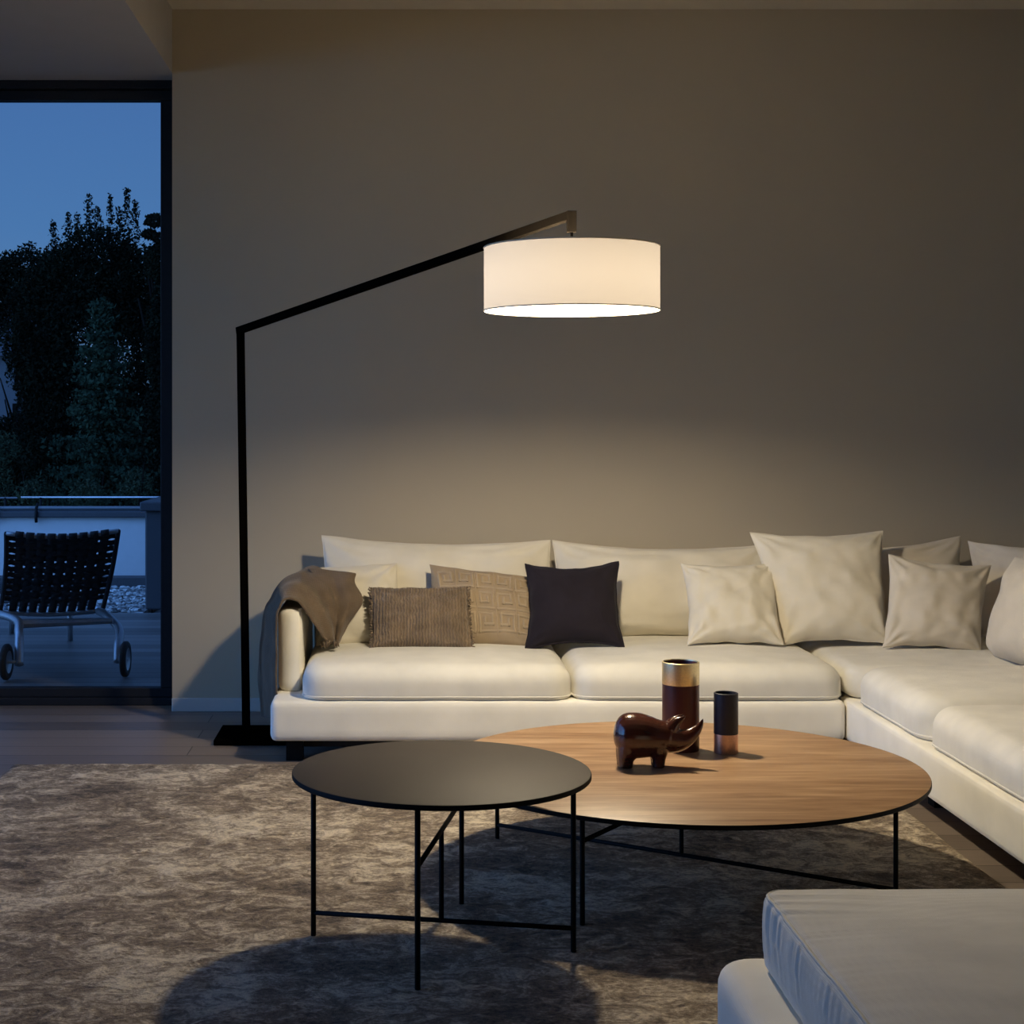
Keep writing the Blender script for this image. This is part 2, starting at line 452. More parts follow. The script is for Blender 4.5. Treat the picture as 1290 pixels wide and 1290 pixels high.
# ================================================================== OUTSIDE
o = structure('terrain', -60, 60, 12.2, 120, -3.4, -3, M['earth'])
structure('terrace_slab', -14, 4, 6.91, 12.2, -.5, -.06, M['render'])
structure('terrace_side_slab', -14, XL-.12, -6, 6.91, -.5, -.06, M['render'])
structure('deck', -14, 1.5, 6.93, 10.15, -.06, -.004, M['deck'])
structure('side_deck', -14, XL-.12, -5, 6.93, -.06, -.004, M['deck'])
o = structure('parapet', -14, -1.66, 12.0, 12.2, -.06, .50, M['render'])
structure('parapet_coping', -14, -1.66, 11.96, 12.24, .50, .545, M['darkbox'], bev=.006)
structure('parapet_kerb', -14, -1.66, 11.80, 12.0, -.06, .06, M['darkbox'])
g = structure('gravel_strip', -14, -1.66, 10.15, 11.8, -.06, -.01, M['gravel'])
# real pebbles scattered on the strip
def pebbles():
    v, f = [], []; r = random.Random(3)
    for i in range(3500):
        c = Vector((r.uniform(-4.2, -1.7), r.uniform(10.2, 11.78), -.005)); s = r.uniform(.012, .028)
        b = len(v)
        ring = [(math.cos(a), math.sin(a)) for a in [2*PI*k/6+r.random()*.6 for k in range(6)]]
        for (x, y) in ring: v.append(c+Vector((x*s, y*s*.8, 0)))
        for (x, y) in ring: v.append(c+Vector((x*s*.7, y*s*.6, s*.5)))
        v.append(c+Vector((0, 0, s*.62)))
        for k in range(6):
            f.append((b+k, b+(k+1) % 6, b+6+(k+1) % 6, b+6+k)); f.append((b+6+k, b+6+(k+1) % 6, b+12))
    o = mesh('gravel', v, f, M['gravel'], True, origin=(-3, 11, -.01)); o['kind'] = 'stuff'
    tag(o, 'pale loose gravel along the foot of the terrace wall', 'gravel')
pebbles()

# dark cabinet at the end of the parapet
cb = empty('outdoor_cabinet', (-1.32, 10.8, -.01), 'dark metal cabinet at the right end of the white terrace wall', 'cabinet')
box('body', -1.66, -.98, 10.3, 11.7, 0, .64, M['darkbox'], cb, bev=.01)
box('lid', -1.69, -.95, 10.27, 11.73, .64, .70, M['darkbox'], cb, bev=.008)
tube('handle', [(-1.45, 10.29, .43), (-1.45, 10.25, .43), (-1.45, 10.25, .30), (-1.45, 10.29, .30)], .012, M['black'], cb)

rl = empty('terrace_railing', (-3, 12.1, .545), 'two thin metal rails running along the top of the white terrace wall', 'railing')
tube('rail', [(-12, 12.12, .64), (-2.93, 12.12, .64)], .008, M['rail'], rl)
tube('rail', [(-2.90, 12.12, .645), (-.9, 12.12, .645)], .008, M['rail'], rl)
tube('rail', [(-12, 12.02, .567), (-1.7, 12.02, .567)], .016, M['rail'], rl)
for x in (-4.6, -3.02, -2.75, -1.2):
    tube('post', [(x, 12.12, .50), (x, 12.12, .645)], .010, M['black'], rl)
for x in (-3.04, -2.745):
    tube('bracket', [(x, 12.0, .60), (x, 11.95, .57), (x, 11.94, .50), (x, 11.95, .465)], .012, M['black'], rl)

# ---- trees
def leaves(pts, size, r, v, f, nrm=None):
    for p in pts:
        a = Vector((r.gauss(0, 1), r.gauss(0, 1), r.gauss(0, 1))).normalized()
        b = a.orthogonal().normalized(); b = (Matrix.Rotation(r.random()*6.28, 3, a) @ b); c = a.cross(b)
        s = size*r.uniform(.6, 1.3); k = len(v)
        v += [p-b*s, p+c*s*.5, p+b*s, p-c*s*.5]; f.append((k, k+1, k+2, k+3))
def blob_tree(name, x, y, z0, blobs, label, n, size, mat, trunk_h, seed=1, twigs=(), group=None, trunk_r=.15):
    r = random.Random(seed); t = empty(name, (x, y, z0), label, 'tree' if 'shrub' not in name else 'shrub', group)
    v, f = [], []
    tot = sum(b[3]*b[5] for b in blobs)
    for (bx_, by_, bz_, rx, ry, rz) in blobs:
        k = int(n*rx*rz/sum(b[3]*b[5] for b in blobs)); pts = []
        for i in range(k):
            d = Vector((r.gauss(0, 1), r.gauss(0, 1), r.gauss(0, 1))).normalized()
            q = r.uniform(.35, 1)**.5
            w = 1+.22*noise.noise(d*2.3+Vector((bx_, seed, bz_)))
            pts.append(Vector((x+bx_+d.x*rx*q*w, y+by_+d.y*ry*q*w, z0+bz_+d.z*rz*q*w)))
        leaves(pts, size, r, v, f)
    for (tx, tz0, tz1, w) in twigs:
        pts = []
        h = tz0
        while h < tz1:
            ww = w*(1-.75*(h-tz0)/(tz1-tz0))*(.35+1.1*abs(math.sin(h*3.3+tx*7)))
            pts += [Vector((x+tx+r.uniform(-ww, ww), y+r.uniform(-.3, .3), z0+h+r.uniform(-.05, .05))) for _ in range(13)]
            h += .06
        leaves(pts, size*.8, r, v, f)
    mesh('foliage', v, f, mat, False, t, (x, y, z0))
    sv, sf = sweep([(x, y, z0), (x+.05, y, z0+trunk_h*.5), (x, y, z0+trunk_h)], [trunk_r, trunk_r*.8, trunk_r*.5], 8)
    for i in range(5):
        a = r.random()*6.28
        sweep([(x, y, z0+trunk_h*(.6+.08*i)), (x+math.cos(a)*trunk_r*4, y+math.sin(a)*trunk_r*4, z0+trunk_h*(.95+.08*i))], [trunk_r*.4, trunk_r*.15], 6, verts=sv, faces=sf)
    mesh('trunk', sv, sf, M['bark'], True, t, (x, y, z0))
    return t
# big multi-topped tree at Y = 45 (2000/45 = 44.4 px per m)
def W(px, py, Y): q = at(px, py, Y); return q.x, q.z
Yb = 45; bx0, _ = W(120, 500, Yb)
def blob(px, py, Y, rpx, rpy, x0, z0): X, Z = W(px, py, Y); k = Y/2000; return (X-x0, 0, Z-z0, rpx*k, rpx*k, rpy*k)
def twig(px, py0, py1, wpx, Y, x0, z0): X, a = W(px, py0, Y); _, b = W(px, py1, Y); return (X-x0, a-z0, b-z0, wpx*Y/2000)
blob_tree('broadleaf_tree', bx0, Yb, -3, [blob(120, 480, Yb, 88, 170, bx0, -3), blob(125, 350, Yb, 62, 66, bx0, -3), blob(80, 355, Yb, 42, 48, bx0, -3),
          blob(165, 370, Yb, 42, 70, bx0, -3), blob(50, 430, Yb, 48, 90, bx0, -3), blob(150, 560, Yb, 80, 90, bx0, -3), blob(80, 540, Yb, 60, 100, bx0, -3)],
          'tall dark tree with spiky top shoots seen through the window', 90000, .065, M['leaf'], 6, 5,
          twigs=[twig(112, 300, 244, 7, Yb, bx0, -3), twig(139, 300, 246, 5, Yb, bx0, -3), twig(160, 300, 236, 6, Yb, bx0, -3), twig(171, 300, 252, 6, Yb, bx0, -3),
                 twig(86, 310, 268, 6, Yb, bx0, -3), twig(97, 305, 268, 6, Yb, bx0, -3), twig(68, 325, 278, 6, Yb, bx0, -3), twig(123, 300, 262, 7, Yb, bx0, -3), twig(150, 300, 262, 7, Yb, bx0, -3)])
Yl = 60; lx, _ = W(18, 400, Yl)
blob_tree('broadleaf_tree', lx, Yl, -3, [blob(35, 350, Yl, 46, 40, lx, -3), blob(0, 360, Yl, 40, 38, lx, -3), blob(-40, 390, Yl, 50, 60, lx, -3), blob(50, 420, Yl, 36, 80, lx, -3), blob(-20, 580, Yl, 60, 60, lx, -3), blob(30, 580, Yl, 60, 60, lx, -3)],
          'rounded dark tree at the far left of the window, lower than its neighbour', 40000, .08, M['leaf'], 5, 8)
Yr = 38; rx0, _ = W(205, 400, Yr)
blob_tree('pine_tree', rx0, Yr, -3, [blob(196, 278, Yr, 14, 9, rx0, -3), blob(188, 295, Yr, 10, 7, rx0, -3), blob(204, 300, Yr, 14, 8, rx0, -3), blob(200, 330, Yr, 18, 26, rx0, -3), blob(215, 430, Yr, 34, 90, rx0, -3), blob(205, 560, Yr, 34, 80, rx0, -3)],
          'dark pine with loose tufts at the right edge of the window', 34000, .05, M['leaf'], 7, 11)

def conifer(name, px, base_py, top_py, Y, half_px, z0, label, seed):
    r = random.Random(seed); X, zt = W(px, top_py, Y); t = empty(name, (X, Y, z0), label, 'tree'); v, f = [], []
    hw = half_px*Y/2000; H = zt-z0
    L = 26
    for i in range(L):
        q = i/(L-1); z = z0+.4+(H-.4)*(1-q)**1.0; rad = hw*(.06+.94*q**.85)*r.uniform(.8, 1.15)
        nb = 9+int(6*q)
        for k in range(nb):
            a = 2*PI*(k+r.random()*.7)/nb; ln = rad*r.uniform(.65, 1.15)
            for s in range(14):
                u = (s+1)/14
                p = Vector((X+math.cos(a)*ln*u, Y+math.sin(a)*ln*u, z-ln*u*.28+.12*u*u))
                leaves([p+Vector((r.gauss(0, .05), r.gauss(0, .05), r.gauss(0, .05))) for _ in range(7)], .045, r, v, f)
    mesh('foliage', v, f, M['conifer'], False, t, (X, Y, z0))
    sv, sf = sweep([(X, Y, z0), (X, Y, zt-.2)], [.12, .02], 8)
    mesh('trunk', sv, sf, M['bark'], True, t, (X, Y, z0))
conifer('conifer_tree', 127, 640, 392, 26, 120, -3, 'greener conifer standing in front of the dark tree behind the terrace', 2)
for i, (px, py, rp, Y) in enumerate([(45, 618, 26, 16), (0, 560, 26, 18), (172, 608, 22, 16.5), (110, 622, 26, 15.5)]):
    X, Z = W(px, py, Y)
    blob_tree('garden_shrub', X, Y, -3, [(0, 0, Z+3-rp*.2*Y/2000, rp*Y/2000, rp*Y/2000, rp*.9*Y/2000), (0.05, 0, (Z+3)*.5, rp*.9*Y/2000, rp*Y/2000, (Z+3)*.5)],
              ['leafy shrub rising just above the terrace rail near its left bracket', 'tall shrub at the left edge of the view above the lounger',
               'shrub above the dark outdoor cabinet behind the rail', 'low broad shrub in the middle behind the terrace rail'][i],
              9000, .02, M['bush'], Z+2.4, 20+i, trunk_r=.04)
# far hill with a house roof at the left
def hill():
    v, f = [], []
    n = 60
    for i in range(n+1):
        for j in range(14):
            x = -140+280*i/n; u = j/13
            h = 4.5+2.5*noise.noise(Vector((x*.03, 3, 0)))
            v.append(Vector((x, 95+25*(u-.5)*2, -3.2+(h)*math.sin(u*PI)+1.0*noise.noise(Vector((x*.2, u*8, 0))))))
    for i in range(n):
        for j in range(13): f.append((i*14+j, (i+1)*14+j, (i+1)*14+j+1, i*14+j+1))
    o = mesh('hill', v, f, M['hill'], True, origin=(0, 95, -3.2)); o['kind'] = 'structure'
hill()
Yh = 72; hx, hz = W(5, 432, Yh)
hs = empty('distant_house', (hx-2, Yh, -3), 'pale house half hidden behind the trees at the far left', 'house')
box('wall', hx-5, hx+.6, Yh, Yh+6, -3, hz-.5, M['slate'], hs)
mesh('roof', [(hx-5.3, Yh-.4, hz-.6), (hx+.9, Yh-.4, hz-.6), (hx+.9, Yh+6.4, hz-.6), (hx-5.3, Yh+6.4, hz-.6), (hx-5.3, Yh+3, hz+2), (hx+.9, Yh+3, hz+2)],
     [(0, 1, 5, 4), (2, 3, 4, 5), (1, 2, 5), (3, 0, 4), (3, 2, 1, 0)], M['darkbox'], False, hs, (hx-2, Yh, hz-.6))

# ---- terrace lounger seen from its head end
def lounger():
    t = empty('terrace_lounger', (-1.6, 8.2, 0), 'aluminium terrace lounger with dark woven straps and two wheels, seen through the window', 'lounger')
    TL, TR, BR, BL = at(8, 672, 7.50), at(149, 669, 7.54), at(129, 769, 7.98), at(0, 771, 7.93)
    def S(u, v):   # u 0..1 across, v 0..1 down, bowed
        p = (TL*(1-u)+TR*u)*(1-v)+(BL*(1-u)+BR*u)*v
        p = p.copy(); p.z -= .022*math.sin(PI*u)*(1-.3*v); p.y += .045*math.sin(PI*v); return p
    nrm = (TR-TL).cross(BL-TL).normalized()
    # frame tube round the backrest
    loop = [S(0, v/10) for v in range(11)]
    tube('back_frame', loop, .012, M['strap'], t); tube('back_frame', [S(1, v/10) for v in range(11)], .012, M['strap'], t)
    tube('back_frame', [S(u/12, 0) for u in range(13)], .011, M['alu'], t)
    tube('back_frame', [S(u/12, 1) for u in range(13)], .012, M['alu'], t)
    def ribbon(path, w, along, name, over):
        v, f = [], []
        for i, p in enumerate(path):
            off = nrm*(.004*over*(1 if i % 2 else -1)+.006)
            for s in (-1, 1):
                for d in (0, .003): v.append(p+along*s*w/2+off+nrm*d)
        for i in range(len(path)-1):
            a = i*4; b = a+4
            f += [(a, a+2, b+2, b), (a+1, b+1, b+3, a+3), (a, b, b+1, a+1), (a+2, a+3, b+3, b+2)]
        return mesh(name, v, f, M['strap'], True, t, tuple(path[0]))
    NU, NV = 9, 11
    ax = (TR-TL).normalized(); az = (BL-TL).normalized()
    for i in range(NU):
        u = .07+.86*(i+.5)/NU
        ribbon([S(u, k/(NV*2)-.01) for k in range(NV*2+2)], (TR-TL).length/NU*.86*.80, ax, 'vertical_strap', 1 if i % 2 else -1)
        tube('strap_loop', [S(u+(TR-TL).length*0-.036, 0), S(u+.036, 0)], .016, M['strap'], t)
    for j in range(NV):
        v = .03+.85*(j+.5)/NV
        ribbon([S(k/(NU*2)-.008+.016*k/(NU*2), v) for k in range(NU*2+1)], (BL-TL).length/NV*.85*.80, az, 'horizontal_strap', -1 if j % 2 else 1)
    # head pad
    v, f = [], []
    for side in (1, -1):
        b = len(v)
        for i in range(13):
            for j in range(7):
                u, w = i/12, j/6; th = .018*(max(0, (1-(2*u-1)**4)*(1-(2*w-1)**4)))**.5
                v.append(S(.13+.66*u, .13+.24*w)+nrm*(.014 if False else 0)-nrm*.03*(-1)+nrm*(.0+side*th))
        for i in range(12):
            for j in range(6):
                a = b+i*7+j; q = (a, a+7, a+8, a+1); f.append(q if side > 0 else q[::-1])
    mesh('head_pad', v, f, M['strap'], True, t, tuple(S(.5, .3)))
    # seat frame running away from us
    zs = BL.z
    for sgn, (x0, x1) in (('l', (BL.x+.01, BL.x+.06)), ('r', (BR.x-.01, BR.x-.02))):
        tube('seat_rail', [(x0, 7.98, zs), (x1-.24, 8.6, zs+.01), (x1-.46, 9.15, zs+.015)], .014, M['alu'], t)
    for k in range(9):
        y = 8.08+k*.13
        box('seat_strap', BL.x+.03-.38*(y-7.98), BR.x-.03-.38*(y-7.98), y, y+.09, zs+.012, zs+.018, M['strap'], t)
    # bent wheel legs, crossbar, wheels
    for (px, py, Y, s) in ((158, 853, 7.55, 1), (8, 857, 7.46, -1)):
        hub = at(px, py, Y); hub.z = .09
        e0 = Vector((BR.x-.005 if s > 0 else BL.x-.0, 7.92, zs+.005))
        xo = hub.x-.042 if s > 0 else hub.x+.05
        if s > 0: path = [e0, e0+Vector((.05, -.1, -.005)), Vector((xo-.01, Y+.12, zs-.05)), Vector((xo, Y+.04, zs-.12)), Vector((xo+.005, Y, .07))]
        else: path = [e0+Vector((-.06, 0, 0)), Vector((xo-.055, Y+.2, zs-.005)), Vector((xo-.015, Y+.10, zs-.05)), Vector((xo, Y+.04, zs-.12)), Vector((xo+.01, Y, .07))]
        tube('wheel_leg', catmull(path, 6), .021, M['alu'], t)
        w = lathe('wheel', [(.0, -.009), (.050, -.009), (.053, -.013), (.078, -.014), (.085, -.007), (.085, .007), (.078, .014), (.053, .013), (.050, .009), (.0, .009)],
                  [M['rubber'], M['alu']], t, (0, 0, 0), 32, fm=[1, 1, 0, 0, 0, 0, 0, 1, 1])
        w.rotation_euler = (0, PI/2, -.03); w.location = Vector((hub.x-(.0 if s > 0 else .0), Y, .085))-t.location
        tube('axle', [(hub.x-.045*s, Y, .085), (hub.x+.01*s, Y, .085)], .008, M['alu'], t)
    yb = 7.62
    a, b = at(16, 786, 7.66), at(142, 782, 7.68)
    tube('crossbar', [a, b], (.017, .010), M['alu'], t, square=True)
    c = at(85, 786, 8.75); tube('foot_leg', [(c.x, 8.8, zs), (c.x, 8.82, .0)], .016, M['alu'], t)
    tube('foot_leg', [(c.x-.40, 9.1, zs), (c.x-.40, 9.12, .0)], .016, M['alu'], t)
lounger()

# ================================================================== RUG
def rug():
    x0, x1, y0, y1 = -1.36, 1.562, 1.5, 5.57
    nx, ny = 290, 400; v, f = [], []
    for j in range(ny+1):
        for i in range(nx+1):
            x = x0+(x1-x0)*i/nx; y = y0+(y1-y0)*j/ny
            e_ = min(x-x0, x1-x, y-y0, y1-y); edge = min(1, e_/.025)
            z = .004+.010*edge**.5
            z += edge*(.0035*noise.fractal(Vector((x*9, y*22, 0)), 1, 2, 4)+.002*noise.noise(Vector((x*40, y*60, 3))))
            wv = .012*noise.noise(Vector((x*2, y*2, 9)))
            v.append(Vector((x+(wv if 0 < i < nx else wv*.6), y+.012*noise.noise(Vector((x*2.4, y*1.5, 4))), max(.002, z))))
    for j in range(ny):
        for i in range(nx):
            a = j*(nx+1)+i; f.append((a, a+1, a+nx+2, a+nx+1))
    o = mesh('area_rug', v, f, M['rug'], True, origin=((x0+x1)/2, (y0+y1)/2, 0))
    tag(o, 'mottled taupe and brown low pile rug under both coffee tables', 'rug')
rug()

# ================================================================== SOFA
def grid_box(nx, ny, nz):
    """surface lattice of the unit cube (-1..1) with denser edges"""
    def s(i, n): return math.sin((i/n-.5)*PI*.98)/math.sin(.49*PI)
    ids, pts, faces = {}, [], []
    def vid(i, j, k):
        key = (i, j, k)
        if key not in ids: ids[key] = len(pts); pts.append(Vector((s(i, nx), s(j, ny), s(k, nz))))
        return ids[key]
    for i in range(nx):
        for j in range(ny):
            faces.append((vid(i, j, 0), vid(i, j+1, 0), vid(i+1, j+1, 0), vid(i+1, j, 0)))
            faces.append((vid(i, j, nz), vid(i+1, j, nz), vid(i+1, j+1, nz), vid(i, j+1, nz)))
    for i in range(nx):
        for k in range(nz):
            faces.append((vid(i, 0, k), vid(i+1, 0, k), vid(i+1, 0, k+1), vid(i, 0, k+1)))
            faces.append((vid(i, ny, k), vid(i, ny, k+1), vid(i+1, ny, k+1), vid(i+1, ny, k)))
    for j in range(ny):
        for k in range(nz):
            faces.append((vid(0, j, k), vid(0, j, k+1), vid(0, j+1, k+1), vid(0, j+1, k)))
            faces.append((vid(nx, j, k), vid(nx, j+1, k), vid(nx, j+1, k+1), vid(nx, j, k+1)))
    return pts, faces

def softbox(name, lo, hi, r, mat, parent=None, rb=None, crown=0., bulge=0., wr=0., res=(36, 30, 14), seed=0, piping=None, rc=None, pucker=0., pmat=None, dip=0.):
    """upholstered block: rounded edges, crowned top, bulging sides; optional seams as sub-parts"""
    lo, hi = Vector(lo), Vector(hi); c = (lo+hi)/2; h = (hi-lo)/2
    rc = rc or r; rt = r; rb = rb or r
    def D(p):
        r = rb if p.z < 0 else rt
        w = Vector((c.x+p.x*h.x, c.y+p.y*h.y, c.z+p.z*h.z))
        # plan rounding with rc, then edge rounding with r
        qx = max(lo.x+rc, min(hi.x-rc, w.x)); qy = max(lo.y+rc, min(hi.y-rc, w.y))
        d = Vector((w.x-qx, w.y-qy)); L = max(abs(d.x), abs(d.y))
        if d.length > 1e-9: d = d/d.length*L
        # inner offset
        top = max(0, w.z-(hi.z-r)); bot = max(0, (lo.z+r)-w.z)
        k = max(top, bot)/r
        # distance from the plan border
        inset = rc-L
        e_ = Vector((d.x, d.y))
        if L > rc-r and k > 0:
            s = (L-(rc-r))/r; l2 = math.hypot(s, k); m_ = max(s, k)
            s2, k2 = (s/l2*m_, k/l2*m_) if l2 > 0 else (0, 0)
            newL = (rc-r)+s2*r
            if L > 1e-9: e_ = d/ L*newL
            if top > 0: w.z = hi.z-r+k2*r
            else: w.z = lo.z+r-k2*r
        w.x = qx+e_.x; w.y = qy+e_.y
        u, v, t = p.x, p.y, p.z
        tw = max(0, min(1, (w.z-lo.z)/(hi.z-lo.z)))
        w.z += crown*tw*max(0, 1-abs(u)**2.6)*max(0, 1-abs(v)**2.6)
        w.z -= dip*tw*math.exp(-((u)**2+(v+.1)**2)*4)
        sd = max(0, 1-(2*tw-1)**2)
        w.x += bulge*sd*max(-1, min(1, u*1.0))**3*(1-.5*v*v); w.y += bulge*sd*v**3*(1-.5*u*u)
        if wr:
            n_ = noise.fractal(Vector((w.x*5+seed, w.y*5, w.z*7)), 1, 2.1, 3)
            w.z += wr*n_*tw; w.x += wr*.5*n_*abs(u)**4; w.y += wr*.7*noise.noise(Vector((w.x*6, w.z*9+seed, w.y*4)))*abs(v)**4
        if pucker:
            # gathered creases near the left top seam, running away from it
            dl = (w.x-lo.x); ed = math.exp(-max(0, dl)/.10) if tw > .6 else math.exp(-(hi.z-w.z)/.09)
            q = w.y*120+6*noise.noise(Vector((w.y*7, seed, 0)))+ (dl*26 if tw > .6 else (hi.z-w.z)*14)
            a = noise.noise(Vector((q*.55, w.x*2, w.z*2+seed)))
            fade = .2+.8*abs(noise.noise(Vector((w.y*6, 5+seed, 0))))*2
            onx = 1 if u < .2 else 0
            if tw > .75 and dl > .004: w.z += pucker*a*ed*onx*fade
            elif u < -.5: w.x += pucker*a*ed*fade
        return w
    pts, faces = grid_box(*res)
    v = [D(p) for p in pts]
    o = mesh(name, v, faces, mat, True, parent, (c.x, c.y, lo.z))
    if piping:
        for zz in piping:
            path = []
            n = 60
            for (a, b) in (((-1, -1), (1, -1)), ((1, -1), (1, 1)), ((1, 1), (-1, 1)), ((-1, 1), (-1, -1))):
                for i in range(n):
                    t = i/n; path.append(Vector((a[0]+(b[0]-a[0])*t, a[1]+(b[1]-a[1])*t, zz)))
            P = [D(p) for p in path]
            q = [P[0]]
            for p in P[1:]:
                if (p-q[-1]).length > .006: q.append(p)
            sv, sf = sweep(q, .0032, 6, True)
            mesh('piping', sv, sf, pmat or mat, True, o, (c.x, c.y, lo.z)) if False else _sub('piping', sv, sf, pmat or mat, o, (c.x, c.y, lo.z))
    return o
def _sub(name, v, f, mat, parent, origin):
    o = mesh(name, v, f, mat, True, None, origin); o.parent = parent; o.location = (0, 0, 0); return o

sofa = empty('sectional_sofa', (1.05, 6.0, 0), 'low L-shaped off-white fabric sectional sofa along the back wall', 'sofa')
ZB, ZS = .08, .224
softbox('base', (-.462, 5.60, ZB), (1.573, 6.56, ZS), .022, M['linen'], sofa, rc=.026, wr=.002, res=(60, 30, 8), piping=None)
softbox('base', (1.577, 3.25, ZB), (2.80, 6.56, ZS), .016, M['linen'], sofa, rc=.024, wr=.002, res=(34, 70, 8))
softbox('arm', (-.452, 5.80, ZS-.005), (-.362, 6.56, .530), .03, M['linen'], sofa, rc=.05, wr=.003, res=(12, 26, 16))
softbox('backrest', (-.355, 6.47, ZS-.005), (2.80, 6.60, .56), .04, M['linen'], sofa, rc=.05, wr=.003, res=(60, 10, 12))
softbox('backrest', (2.66, 3.3, ZS-.005), (2.80, 6.46, .56), .04, M['linen'], sofa, rc=.05, wr=.003, res=(10, 60, 12))
softbox('seat_cushion', (-.352, 5.610, ZS), (.608, 6.46, .345), .062, M['linen_cool'], sofa, crown=.018, bulge=.003, wr=.004, rc=.080, rb=.014, piping=(-.80,), seed=1)
softbox('seat_cushion', (.613, 5.610, ZS), (1.572, 6.46, .345), .062, M['linen_cool'], sofa, crown=.018, bulge=.003, wr=.004, rc=.080, rb=.014, piping=(-.80,), seed=2)
softbox('seat_cushion', (1.585, 5.62, ZS), (2.64, 6.46, .340), .045, M['linen_cool'], sofa, crown=.012, bulge=.008, wr=.004, rc=.07, seed=3)
softbox('seat_cushion', (1.600, 4.86, ZS), (2.64, 5.60, .352), .062, M['linen_cool'], sofa, crown=.022, bulge=.004, wr=.004, rc=.10, rb=.014, piping=(-.80,), seed=4)
softbox('seat_cushion', (1.602, 3.30, ZS), (2.64, 4.86, .350), .062, M['linen_cool'], sofa, crown=.022, bulge=.004, wr=.005, rc=.10, rb=.014, piping=(-.80,), seed=5)
for (x, y) in ((-.38, 5.70), (1.45, 5.70), (-.38, 6.45), (1.70, 3.4), (2.65, 3.4), (2.65, 6.4), (1.70, 5.0)):
    box('leg', x-.03, x+.03, y-.03, y+.03, 0, ZB+.01, M['black'], sofa)
box('rail', -.40, 1.55, 5.72, 5.74, .04, ZB+.005, M['plinth'], sofa)
box('rail', 1.72, 1.74, 3.4, 5.7, .04, ZB+.005, M['plinth'], sofa)

ott = empty('ottoman', (1.02, 2.2, 0), 'large off-white padded ottoman in the right foreground with a seamed cushion', 'ottoman')
softbox('base', (.572, 1.25, ZB), (1.50, 2.93, ZS), .035, M['linen'], ott, rc=.07, wr=.002, res=(40, 60, 10))
softbox('seat_cushion', (.650, 1.28, ZS), (1.48, 2.86, .365), .016, M['linen_cool'], ott, crown=.035, bulge=.010, wr=.002, rc=.035, piping=(1,), pucker=.0045, res=(90, 320, 30), seed=6)
for (x, y) in ((.66, 2.84), (1.42, 2.84), (.66, 1.35), (1.42, 1.35)):
    box('leg', x-.03, x+.03, y-.03, y+.03, .013, ZB+.01, M['black'], ott)

# ================================================================== PILLOWS
def pillow(name, TL, TR, BR, BL, T, mat, label, seed=0, pinch=.07, py=None, wr=.006, res=44, cat='cushion', group=None, piping=None, pm=None, tp=2.4, creases=1.0, sag=.35):
    TL, TR, BR, BL = map(Vector, (TL, TR, BR, BL))
    nrm = ((TR-TL)+(BR-BL)).cross((TL-BL)+(TR-BR)).normalized()
    if nrm.y > 0 and abs(nrm.y) > .3: nrm = -nrm
    if abs(nrm.y) <= .3 and nrm.x > 0: nrm = -nrm
    def S(u, v, side=1, extra=0):
        uu = u*(1-pinch*(1-v*v)*u*u); vv = v*(1-(py or pinch)*(1-u*u)*v*v)
        a, b = (uu+1)/2, (vv+1)/2
        p = (BL*(1-a)+BR*a)*(1-b)+(TL*(1-a)+TR*a)*b
        th = T*(max(0, 1-abs(u)**tp)*max(0, 1-abs(v)**tp))**.55
        th *= 1+sag*(-v)*.5
        w = 0
        for ci, (cu, cv) in enumerate(((-1, -1), (1, -1), (1, 1), (-1, 1))):
            du, dv = u-cu, v-cv; rr = math.hypot(du, dv); an = math.atan2(dv, du)
            w += math.sin(an*(9+ci)+seed*1.7+ci*2+2*noise.noise(Vector((u*2, v*2, seed+ci))))*math.exp(-rr/.38)*min(1, rr*4)*creases
        w = w*wr*1.8+wr*1.9*noise.fractal(Vector((u*2.2+seed*3, v*2.2, seed+side)), 1, 2, 3)
        w *= min(1, th/T*2.2)
        e_ = .0015 if side > 0 else 0
        p = p+nrm*side*(th+w+extra+0*e_)
        # slight wobble of the outline
        p.z += .004*noise.noise(Vector((u*3+seed, v*3, 1))); p.x += .004*noise.noise(Vector((v*3, u*3+seed, 2)))
        return p
    v, f = [], []; n = res
    def s(i): return math.sin((i/n-.5)*PI)
    idx = {}
    for side in (1, -1):
        for i in range(n+1):
            for j in range(n+1):
                b_ = i in (0, n) or j in (0, n)
                if b_ and side < 0: idx[(side, i, j)] = idx[(1, i, j)]; continue
                idx[(side, i, j)] = len(v); v.append(S(s(i), s(j), side))
        for i in range(n):
            for j in range(n):
                q = (idx[(side, i, j)], idx[(side, i+1, j)], idx[(side, i+1, j+1)], idx[(side, i, j+1)])
                f.append(q if side > 0 else q[::-1])
    org = (BL+BR)/2
    o = mesh(name, v, f, mat, True, origin=tuple(org))
    bm = bmesh.new(); bm.from_mesh(o.data); bmesh.ops.recalc_face_normals(bm, faces=bm.faces); bm.to_mesh(o.data); bm.free()
    tag(o, label, cat, group)
    if piping:
        path = [S(-1+2*i/30, 1) for i in range(30)]+[S(1, 1-2*i/30) for i in range(30)]+[S(1-2*i/30, -1) for i in range(30)]+[S(-1, -1+2*i/30) for i in range(30)]
        sv, sf = sweep(path, piping, 6, True); _sub('piping', sv, sf, pm or mat, o, tuple(org))
    return o, S, org

